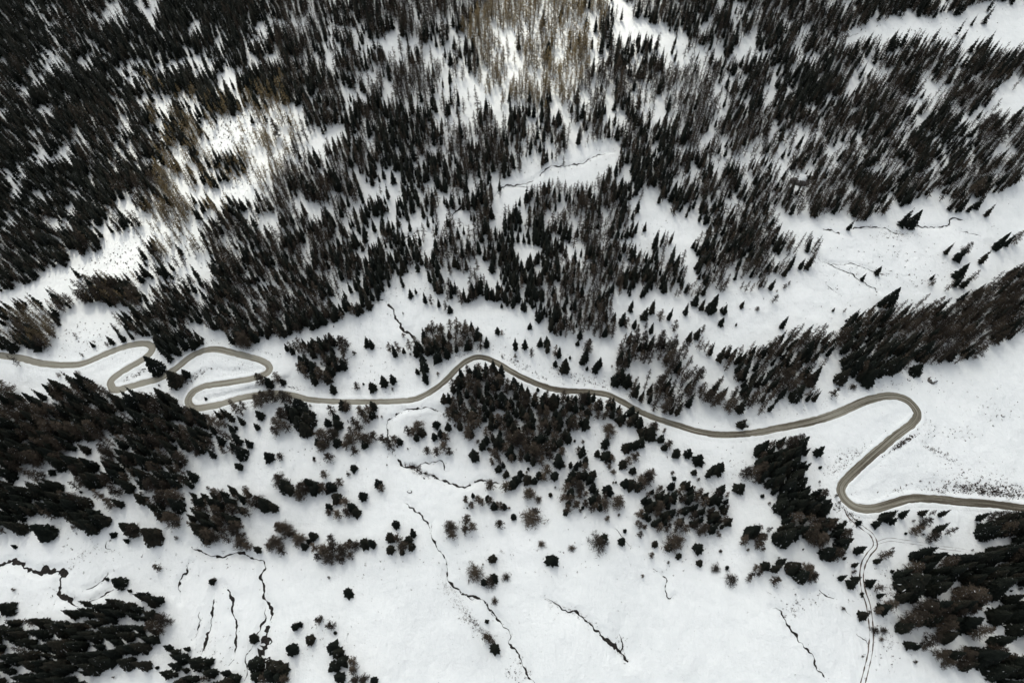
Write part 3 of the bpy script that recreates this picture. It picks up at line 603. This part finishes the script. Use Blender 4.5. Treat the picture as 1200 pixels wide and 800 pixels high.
# landmarks used to say where a lone tree stands
LANDMARKS = [
 ((1072, 480), 'the wide hairpin on the right'), ((986, 572), 'the lower right hairpin'), ((1091, 445), 'the snow-capped boulder on the right meadow'),
 ((1020, 715), 'the straight end of the farm track'), ((1018, 645), 'the kink in the farm track'), ((690, 732), 'the black rocky scar in the lower meadow'),
 ((555, 735), 'the combed grass streaks in the lower meadow'), ((783, 690), 'the short dark gully in the lower meadow'), ((940, 755), 'the slanting thin stream at the bottom right'),
 ((308, 755), 'the wide black gully at the bottom left'), ((70, 680), 'the black kinked stream on the left'), ((240, 730), 'the narrow parallel gullies at the bottom left'),
 ((505, 625), 'the head of the lower middle stream'), ((500, 555), 'the forked stream in the middle meadow'), ((456, 500), 'the stream crossing below the straight road'),
 ((465, 372), 'the curving upper stream'), ((562, 418), 'the crest of the middle road bend'), ((440, 471), 'the straight road left of the middle bend'),
 ((316, 432), 'the loop of the left hairpins'), ((222, 470), 'the lowest left hairpin'), ((175, 404), 'the top left hairpin'), ((80, 428), 'the far left end of the road'),
 ((850, 509), 'the lowest dip of the road'), ((760, 487), 'the descending road right of the thicket'), ((1010, 310), 'the forked thin stream on the upper right meadow'),
 ((1090, 266), 'the wavy stream at the forest edge on the upper right'), ((1140, 300), 'the open slope at the upper right edge'), ((836, 356), 'the tongue of snow right of centre'),
 ((660, 200), 'the clearing in the upper middle forest'), ((400, 595), 'the ring of bushes on the middle left meadow'), ((640, 420), 'the snow strip above the middle road'),
 ((740, 545), 'the scattered trees under the descending road'), ((345, 485), 'the clump under the straight road'), ((420, 505), 'the brown bushes under the straight road'), ((370, 640), 'the brown larch row on the lower left meadow'),
]
TREES = []      # x, y, z, h, w, kind, clump id, tint, painted sunlight
def add_trees(P, h, kinds, wscale, cid, sunlit_gold):
    for i in range(len(P)):
        TREES.append((P[i, 0], P[i, 1], P[i, 2], h[i], wscale[i], kinds[i], cid, random.random(), sunlit_gold[i]))
def fill(poly, spacing, hr, larch, cid, forest):
    poly = np.array(pts(poly)); x0, y0 = poly.min(0) - 30; x1, y1 = poly.max(0) + 30
    cor = ground(np.array([x0, x1, x0, x1]), np.array([max(y0, -190), max(y0, -190), y1, y1]))
    X0, Y0 = cor[:, :2].min(0) - 10; X1, Y1 = cor[:, :2].max(0) + 10
    big = (cid - 10) in (0, 2, 6, 11, 12, 13, 14, 15)
    spacing = spacing * (0.68 if cid == 1 else 0.565 if forest else 0.83 if big else 0.72)
    hr = (hr[0] * (0.9 if cid == 1 else 0.58 if forest else 0.86 if big else 0.92), hr[1] * (0.95 if cid == 1 else 0.74 if forest else 0.94 if big else 1.08))
    gx, gy = np.meshgrid(np.arange(X0, X1, spacing), np.arange(Y0, Y1, spacing)); gx = gx.ravel(); gy = gy.ravel()
    gx = gx + RS.uniform(-.5, .5, gx.size) * spacing; gy = gy + RS.uniform(-.5, .5, gy.size) * spacing
    gz = height(gx, gy); h = RS.uniform(hr[0], hr[1], gx.size) * np.clip(RS.normal(1, 0.10, gx.size), 0.6, 1.25)
    px, py, _ = project(np.stack([gx, gy, gz + 0.5 * h], -1)); keep = inside(px, py, poly)
    bx, by, _ = project(np.stack([gx, gy, gz + 0.06 * h], -1)); tx, ty, _ = project(np.stack([gx, gy, gz + (0.68 if forest else 0.8) * h], -1))
    sunlit_gold = np.zeros(gx.size)
    if forest:
        jx = 5 * vnoise(gx, gy, 5, 21) + 4 * vnoise(gx, gy, 14, 22); jy = 4 * vnoise(gx, gy, 5, 23); stray = RS.rand(gx.size)
        for c in CLEAR + FCLEAR:
            hit = np.zeros(gx.size, bool)
            for (ax, ay) in ((bx, by), (px, py), (tx, ty)): hit |= inside(ax + jx, ay + jy, c)
            ext = np.ptp([q[0] for q in c]) * np.ptp([q[1] for q in c])
            left = max(q[0] for q in c) < 330
            keep &= ~hit | (stray < (0.02 if ext > 20000 else (0.22 if left else 0.04) if ext > 3000 else 0.35 if left else 0.25))
        dens = 0.85 + 0.20 * vnoise(gx, gy, 24, 12) + 1.0 * vnoise(gx, gy, 8.5, 13) + 0.35 * vnoise(gx, gy, 4.5, 17)
        if cid == 1: dens += 0.38
        dens[(px < 260) & (py < 330)] += 0.04; dens[(px > 880) & (py > 90)] += 0.08; dens[(px > 180) & (px < 720) & (py > 250)] += 0.14
        for sp, f in SPARSE:
            m = inside(px, py, sp); dens[m] *= f
        keep &= RS.rand(gx.size) < np.clip(dens, 0.0, 0.97)
        lf = np.full(gx.size, larch) + 0.45 * vnoise(gx, gy, 40, 14)
        lf[(px < 280) & (py < 330)] -= 0.18
        lf[(py < 110) & (px > 330) & (px < 900)] += 0.2
        for gp, f in SUNLIT_GOLD:
            m = inside(px, py, gp); lf[m] += 0.35; sunlit_gold[m] = f * (0.4 + 0.6 * RS.rand(m.sum()))
        # nothing on the carriageway
    else:
        keep &= inside(tx, ty + (9 if big else 6), poly) & inside(bx, by - 2, poly)
        dens = (1.15 if big else 1.08) + 0.5 * vnoise(gx, gy, 9, 15); keep &= RS.rand(gx.size) < dens
        lf = np.full(gx.size, larch - 0.04) + 0.25 * vnoise(gx, gy, 18, 16)
    i0 = np.where(keep)[0]
    # keep off the road
    d = np.array([np.min((road_xy[:, 0] - gx[i]) ** 2 + (road_xy[:, 1] - gy[i]) ** 2) for i in i0]) if len(i0) else np.zeros(0)
    i0 = i0[d > 3.5 ** 2]
    kinds = np.where(RS.rand(len(i0)) < lf[i0], 'L', 'S')
    add_trees(np.stack([gx, gy, gz], -1)[i0], h[i0], kinds, RS.uniform(0.85, 1.2, len(i0)) * (1 if forest else 0.86 if big else 1.0), cid, sunlit_gold[i0])
for c, (poly, sp, hr, lf, words) in enumerate(FOREST): fill(poly, sp, hr, lf, c, True)
for c, (poly, sp, hr, lf, words) in enumerate(CLUMPS): fill(poly, sp, hr, lf, 10 + c, False)
sing = [w.split(',') for w in SINGLES.replace('\n', ';').split(';') if w.strip()]
for a in sing:
    px, py, kd, h = float(a[0]), float(a[1]), a[2], float(a[3])
    g = ground(np.array([px]), np.array([py]), 0.45 * h)[0]
    d2 = (road_xy[:, 0] - g[0]) ** 2 + (road_xy[:, 1] - g[1]) ** 2; k = int(np.argmin(d2))
    if d2[k] < 4.4 ** 2:            # step off the road
        v = g[:2] - road_xy[k]; v = v / (np.linalg.norm(v) + 1e-6); g[:2] = road_xy[k] + v * 4.5
    TREES.append((g[0], g[1], float(height(g[0], g[1])), h * (1.05 if py <= 400 else 0.95 if px > 980 and py > 560 else 1.2), random.uniform(1.0, 1.35) * (1.3 if h < 10 else 1.12) * (1 if py > 425 else 0.72) * (0.8 if px > 980 and py > 560 else 1), kd, 100, random.random(), 0.0))
# young growth straggling out from the lower stands
low = [t for t in TREES if t[6] >= 10]
for _ in range(520):
    t = random.choice(low); x, y = t[0] + random.gauss(0, 8), t[1] + random.gauss(0, 8)
    if np.min((road_xy[:, 0] - x) ** 2 + (road_xy[:, 1] - y) ** 2) < 16: continue
    TREES.append((x, y, float(height(x, y)), random.uniform(2.0, 5.2), random.uniform(1.2, 1.7), random.choice('SLL'), 101, random.random(), 0.0))
T = np.array([(t[0], t[1], t[2], t[3], t[4], t[7], t[8], t[6]) for t in TREES]); KIND = np.array([t[5] for t in TREES])
cpx, cpy, dep = project(np.c_[T[:, :2], T[:, 2] + 0.5 * T[:, 3]])
tpx, tpy, _ = project(np.c_[T[:, :2], T[:, 2] + T[:, 3]]); bpx, bpy_, _ = project(T[:, :3])
WID = {'S': 0.33, 'L': 0.36, 'B': 0.8}
width_px = np.array([WID[k] for k in KIND]) * T[:, 3] * T[:, 4] / dep * F
area = (np.hypot(tpx - bpx, tpy - bpy_) * 0.6 + width_px * 0.6) * width_px * np.where(T[:, 7] < 10, 0.62, 1)
inframe = (cpx > 0) & (cpx < 1200) & (cpy > 0) & (cpy < 800)

# ------------------------------------------------------------------ individual trees (the 300 largest of each kind)
def datablocks(name, protos, mats, trm):
    out = []
    for (cv, cf, cm), (tv, tf) in protos:
        out.append((mesh_obj(name + '_crown', cv, cf, mats, cm, link=False), mesh_obj(name + '_trunk', tv, tf, trm, link=False)))
    return out
rsb = np.random.RandomState(8)
BUSH = []
for i in range(4):
    V, Fc, MI = larch_crown(rsb, 80, 10, 0.40, 0.008, 0.02); V[:, 2] = V[:, 2] * 0.9 - 0.08
    BUSH.append(((V, Fc, MI), trunk_arrays(0.03, 0.7, (0, 0))))
DB = {'S': datablocks('spruce', SPR_HI, [M_SPR, M_SNOWB], M_BARK), 'L': datablocks('larch', LAR_HI, [M_LAR, M_SNOWB], M_LBARK), 'B': datablocks('bush', BUSH, [M_LAR, M_SNOWB], M_LBARK)}
NAME = {'S': ('spruce_tree', 'spruce'), 'L': ('larch_tree', 'larch'), 'B': ('bare_bush', 'bush')}
NOUN = {'S': 'dark spruce', 'L': 'leafless larch', 'B': 'brown bush'}
ORD = ['closest', 'second closest', 'third closest', 'fourth closest', 'fifth closest', 'sixth closest', 'seventh closest', 'eighth closest', 'ninth closest', 'tenth closest', 'eleventh closest', 'twelfth closest']
INDIV = []
for kd in 'SLB':
    ii = np.where((KIND == kd) & inframe)[0]; ii = ii[np.argsort(-area[ii])][:300]; INDIV += list(ii)
INDIV_SET = set(INDIV)
LBL = {}
buckets = {}
for i in INDIV:
    cid = int(T[i, 7])
    if cid >= 100:
        d = [math.hypot(cpx[i] - p[0], cpy[i] - p[1]) for p, _ in LANDMARKS]; k = int(np.argmin(d))
        buckets.setdefault((KIND[i], 'lm', k), []).append((d[k], i))
    else: buckets.setdefault((KIND[i], 'cl', cid), []).append((0, i))
def sizeword(h): return 'small' if h < 7.5 else ('middling' if h < 11.5 else 'tall')
for (kd, typ, k), lst in buckets.items():
    if typ == 'lm':
        lst.sort(); w = LANDMARKS[k][1]; grp = {'S': 'lone dark spruces on the snow', 'L': 'scattered leafless larches on the snow', 'B': 'round bushes on the snow'}[kd]
        for r, (d, i) in enumerate(lst):
            dx, dy = cpx[i] - LANDMARKS[k][0][0], cpy[i] - LANDMARKS[k][0][1]
            side = ('right of' if dx > 0 else 'left of') if abs(dx) > abs(dy) else ('below' if dy > 0 else 'above')
            LBL[i] = (f'{sizeword(T[i, 3])} {NOUN[kd]} {side} {w}, {ORD[r]}' if r < len(ORD) else f'{sizeword(T[i, 3])} {NOUN[kd]} {side} {w}, among the outermost there', grp)
    else:
        w = (FOREST[k] if k < 10 else CLUMPS[k - 10])[4]; ids = [i for _, i in lst]; noun = NOUN[kd]
        for i in ids: LBL[i] = (f'{noun} crowded inside {w}', f'{NAME[kd][1]} trees in {w}')
        if len(ids) > 1:
            done = set()
            for word, key in (('leftmost', lambda i: cpx[i]), ('rightmost', lambda i: -cpx[i]), ('lowest', lambda i: -cpy[i]), ('topmost', lambda i: cpy[i]), ('tallest', lambda i: -T[i, 3])):
                i = min(ids, key=key)
                if i in done: continue
                done.add(i); LBL[i] = (f'{word} {noun} of {w}', LBL[i][1])
        else: LBL[ids[0]] = (f'only large {noun} in {w}', LBL[ids[0]][1])
for i in LBL:
    l_, g_ = LBL[i]
    for cut in ('middling ', 'small ', 'tall ', 'dark ', 'leafless '):
        if len(l_.split()) > 16: l_ = l_.replace(cut, '', 1)
    LBL[i] = (l_, g_)
for n_, i in enumerate(INDIV):
    kd = KIND[i]; nm, cat = NAME[kd]; cm, tm = DB[kd][random.randrange(len(DB[kd]))]
    e = bpy.data.objects.new(nm, None); COL.objects.link(e); e.empty_display_size = 0.5
    h, w = T[i, 3], T[i, 4]
    ws = h * w * (0.80 if T[i, 7] < 10 else 1.0)
    e.location = (T[i, 0], T[i, 1], T[i, 2] - 0.1); e.scale = (ws, ws * random.uniform(0.9, 1.1), h)
    e.rotation_euler = (random.uniform(-.03, .03), random.uniform(-.03, .03), random.uniform(0, 6.28))
    tag(e, LBL[i][0], cat, LBL[i][1])
    for pn, me in (('trunk', tm), ('crown', cm)):
        o = bpy.data.objects.new(pn, me); COL.objects.link(o); o.parent = e

# ------------------------------------------------------------------ the rest of the forest: one object per kind
def mass(name, ids, protos, mats, label, cat):
    Vs, Fs, Ms, Ti, Go, off = [], [], [], [], [], 0
    by = {}
    for i in ids: by.setdefault(random.randrange(len(protos)), []).append(i)
    for p, lst in by.items():
        (cv, cf, cm), (tv, tf) = protos[p]
        V0 = np.vstack([cv, tv]); F0 = np.vstack([cf, tf + len(cv)]); M0 = np.r_[cm, np.full(len(tf), 2)]
        a = T[lst]; n = len(lst); rot = RS.rand(n) * 6.283; c, s = np.cos(rot)[:, None], np.sin(rot)[:, None]
        sx = (a[:, 3] * a[:, 4] * np.where(a[:, 7] >= 10, 1.45, 1.0))[:, None]; lx, ly = RS.normal(0, 0.02, (2, n, 1))
        zz = V0[:, 2][None] * a[:, 3:4]
        X = (V0[:, 0][None] * c - V0[:, 1][None] * s) * sx + a[:, 0:1] + lx * zz
        Y = (V0[:, 0][None] * s + V0[:, 1][None] * c) * sx + a[:, 1:2] + ly * zz
        Vs.append(np.stack([X, Y, zz + a[:, 2:3]], -1).reshape(-1, 3))
        Fs.append((F0[None] + (np.arange(n) * len(V0))[:, None, None]).reshape(-1, 3) + off); off += n * len(V0)
        Ms.append(np.tile(M0, n)); Ti.append(np.repeat(a[:, 5], len(V0))); Go.append(np.repeat(a[:, 6], len(V0)))
    o = mesh_obj(name, np.vstack(Vs), np.vstack(Fs), mats, np.concatenate(Ms), attrs={'tint': np.concatenate(Ti), 'sunlit_gold': np.concatenate(Go)})
    return tag(o, label, cat, kind='stuff')
rest = [i for i in range(len(T)) if i not in INDIV_SET]
open('/tmp/log.txt', 'w').write(f'{len(T)} {(KIND=="S").sum()} {(KIND=="L").sum()}'); print('TREES', len(T), 'S', (KIND == 'S').sum(), 'L', (KIND == 'L').sum(), 'B', (KIND == 'B').sum())
mass('spruce_forest', [i for i in rest if KIND[i] == 'S'], SPR_LO, [M_SPR, M_SNOWB, M_BARK], 'dark spruces of the dense forest covering the upper mountainside', 'forest')
mass('larch_forest', [i for i in rest if KIND[i] != 'S'], LAR_LO, [M_LAR, M_SNOWB, M_LBARK], 'brown leafless larches, some painted golden as if sunlit, mixed through the upper forest', 'forest')

# ------------------------------------------------------------------ boulders
def boulder(px, py, sx, sy, sz, seed, label):
    g = ground(np.array([px]), np.array([py]))[0]
    e = bpy.data.objects.new('boulder', None); COL.objects.link(e); e.location = g; tag(e, label, 'boulder')
    r = np.random.RandomState(seed)
    for nm, mat, top in (('rock', M_ROCK, False), ('snow_cap', M_SNOW, True)):
        bm = bmesh.new(); bmesh.ops.create_icosphere(bm, subdivisions=4, radius=1)
        for v in bm.verts:
            p = v.co.copy(); f = 1 + 0.22 * float(vnoise(p.x * 3 + p.z * 2 + seed, p.y * 3 - p.z, 1.7, seed % 9)) + 0.08 * float(vnoise(p.x * 9 + p.z * 5, p.y * 9 + p.z * 4, 1.3, 3))
            z = p.z * f
            if not top: v.co = (p.x * f * sx, p.y * f * sy, z * sz)
            else: v.co = (p.x * f * sx * 0.90, p.y * f * sy * 0.90, z * sz * 1.0 + 0.16 * sz)
        if top:
            bmesh.ops.delete(bm, geom=[v for v in bm.verts if v.co.z < sz * (0.66 + 0.25 * float(vnoise(v.co.x * 2, v.co.y * 2, 1.0, 2)))], context='VERTS')
        me = bpy.data.meshes.new(nm); bm.to_mesh(me); bm.free(); me.materials.append(mat)
        for p in me.polygons: p.use_smooth = True
        o = bpy.data.objects.new(nm, me); COL.objects.link(o); o.parent = e
boulder(1092, 446, 2.7, 2.0, 2.2, 3, 'large snow-capped boulder alone on the meadow above the right hairpin')
boulder(1065, 445, 1.0, 0.8, 0.7, 4, 'small snow-capped boulder left of the large one above the hairpin')
boulder(875, 497, 1.2, 2.6, 2.2, 5, 'narrow dark boulder above the lowest dip of the road')
boulder(480, 576, 1.3, 0.9, 0.8, 6, 'low snowy boulder alone on the middle meadow')
boulder(938, 213, 6.5, 4.5, 4.5, 7, 'big white-topped outcrop inside the upper right forest')
boulder(1175, 487, 1.1, 0.8, 0.7, 8, 'small dark boulder on the right meadow near the edge')

# ------------------------------------------------------------------ grass tufts and stones poking through the snow
def tufts():
    V, Fc, Ti = [], [], []
    def one(x, y, r, n):
        z = float(height(x, y)); t0 = random.random()
        for _ in range(n):
            a = random.random() * 6.283; b = a + random.uniform(0.6, 2.4); q = random.uniform(0.5, 1.0) * r; o = random.uniform(-.5, .5) * r, random.uniform(-.5, .5) * r
            k = len(V)
            V.extend([(x + o[0] + q * math.cos(a) * .5, y + o[1] + q * math.sin(a) * .5, z - 0.05), (x + o[0] + q * math.cos(b) * .5, y + o[1] + q * math.sin(b) * .5, z - 0.05), (x + o[0] + random.uniform(-.4, .4) * q, y + o[1] + random.uniform(-.4, .4) * q, z + q * random.uniform(0.5, 1.1))])
            Fc.append((k, k + 1, k + 2)); Ti.extend([t0] * 3)
    def area_(cx, cy, sx, sy, n, r0, r1, rot=0):
        if n > 1: n, r0, r1 = int(n * 1.5), r0 * 1.25, r1 * 1.45
        for _ in range(n):
            u, v = random.gauss(0, 1) * sx, random.gauss(0, 1) * sy; c, s = math.cos(R(rot)), math.sin(R(rot))
            px, py = cx + u * c - v * s, cy + u * s + v * c
            g = ground(np.array([px]), np.array([py]))[0]
            if np.min((road_xy[:, 0] - g[0]) ** 2 + (road_xy[:, 1] - g[1]) ** 2) < 3.4 ** 2: continue
            one(g[0], g[1], random.uniform(r0, r1), random.randint(2, 5))
    for a in [(1150, 571, 26, 5, 190, .3, 1.0, 3), (1165, 577, 22, 2.5, 130, .4, 1.0, 8), (1095, 574, 30, 3, 70, .3, .8, 0), (985, 540, 14, 5, 70, .25, .6, -38), (1005, 535, 18, 3, 60, .25, .7, -38),
              (1056, 519, 9, 1.2, 70, .4, 1.1, -32), (1100, 530, 12, 2.0, 45, .3, .8, 28), (1120, 508, 16, 6, 30, .3, .7, 0), (1165, 480, 18, 10, 26, .3, .8, 0), (1085, 500, 8, 6, 30, .25, .5, 60),
              (545, 718, 20, 5, 120, .2, .5, 47), (560, 735, 14, 3, 80, .3, .6, 47), (525, 690, 8, 3, 50, .2, .4, 50), (605, 785, 9, 8, 40, .3, .7, 50), (375, 747, 25, 14, 45, .25, .6, 0),
              (1140, 555, 28, 8, 60, .25, .6, 5), (100, 392, 22, 10, 60, .25, .7, 0), (280, 425, 20, 8, 45, .25, .6, 0), (90, 408, 25, 5, 30, .25, .6, -10), (670, 440, 20, 4, 60, .3, .8, 12), (590, 410, 30, 12, 40, .25, .6, 0),
              (435, 430, 25, 15, 40, .25, .6, 0), (470, 340, 20, 10, 60, .25, .6, 0), (395, 340, 12, 6, 45, .25, .6, 0), (750, 270, 25, 8, 45, .25, .6, 0), (1050, 275, 15, 4, 60, .25, .6, 0), (1010, 320, 40, 20, 60, .25, .7, 0),
              (1070, 310, 40, 20, 60, .3, .8, 0), (270, 150, 25, 20, 260, .3, .9, 0), (135, 310, 30, 12, 130, .3, .8, -20), (200, 290, 25, 18, 120, .3, .8, 0), (290, 210, 25, 15, 120, .3, .8, 0), (1045, 690, 14, 12, 90, .3, .8, 0), (1040, 750, 14, 20, 60, .3, .7, 0),
              (960, 700, 30, 12, 30, .3, .7, 0), (930, 712, 8, 4, 16, .3, .8, 0), (800, 650, 30, 12, 40, .25, .6, 0), (640, 650, 40, 25, 40, .25, .7, 0), (560, 640, 30, 20, 25, .25, .6, 0), (450, 670, 60, 25, 40, .25, .6, 0), (160, 660, 60, 12, 40, .25, .7, 0), (100, 650, 12, 4, 30, .25, .6, -25), (60, 700, 40, 20, 25, .3, .6, 0), (500, 500, 80, 30, 70, .25, .6, 0), (350, 530, 50, 20, 50, .25, .6, 0), (700, 530, 40, 30, 60, .25, .6, 0), (90, 620, 20, 12, 25, .25, .6, 0), (245, 765, 15, 12, 50, .25, .6, 0), (228, 441, 12, 2.5, 60, .3, .8, -25), (214, 447, 6, 2, 30, .3, .8, 0), (285, 408, 18, 2.5, 40, .3, .7, 12), (160, 438, 8, 2, 30, .3, .8, -30), (332, 455, 12, 2, 40, .3, .8, 0), (540, 413, 22, 4, 60, .3, .7, -20), (612, 430, 18, 3, 60, .3, .8, 28), (485, 548, 5, 2.5, 60, .4, 1.1, 20), (458, 523, 3, 5, 40, .4, .9, 0), (500, 556, 8, 2, 40, .3, .9, 18), (150, 409, 14, 2, 30, .3, .7, -18), (240, 404, 20, 3, 40, .3, .7, 10), (700, 452, 18, 5, 60, .3, .8, 10), (985, 590, 6, 8, 50, .3, .9, 60), (1000, 606, 8, 3, 40, .3, .8, 40), (930, 480, 40, 5, 40, .25, .6, -12), (1030, 452, 25, 4, 40, .25, .6, 0), (1100, 450, 25, 10, 25, .25, .6, 0), (870, 545, 20, 10, 50, .3, .8, 0), (660, 190, 30, 8, 40, .25, .6, -15), (1090, 35, 50, 5, 30, .3, .7, 0)]:
        area_(*a)
    for (s_, w_), L in zip(STREAMS, stream_xy):
        for p in L:
            if random.random() < 0.42:
                q = random.gauss(0, 0.5 + 0.9 * w_), random.gauss(0, 0.5 + 0.9 * w_); one(p[0] + q[0], p[1] + q[1], random.uniform(0.25, 0.75), random.randint(1, 3))
    for L in scar_xy:
        for p in L:
            for _ in range(2): one(p[0] + random.gauss(0, 1.2), p[1] + random.gauss(0, 1.2), random.uniform(0.3, 0.9), 3)
    for _ in range(1600): area_(random.uniform(0, 1200), random.uniform(0, 420), 3, 2, 1, .25, .8)
    for _ in range(700): area_(random.uniform(0, 1200), random.uniform(400, 800), 3, 2, 1, .15, .5)
    # combed grass streaks
    for q in range(26):
        u = random.random(); x0 = 517 + 50 * u + random.gauss(0, 5); y0 = 678 + 62 * u + random.gauss(0, 4); L = random.uniform(5, 16)
        for s in np.arange(0, L, 0.8):
            g = ground(np.array([x0 + s * 0.72]), np.array([y0 + s * 0.72]))[0]; one(g[0], g[1], 0.32, 1)
    return tag(mesh_obj('grass_tufts', V, Fc, M_TUFT, attrs={'tint': Ti}), 'dry grass tufts and small stones poking through the snow', 'grass', kind='stuff')
tufts()
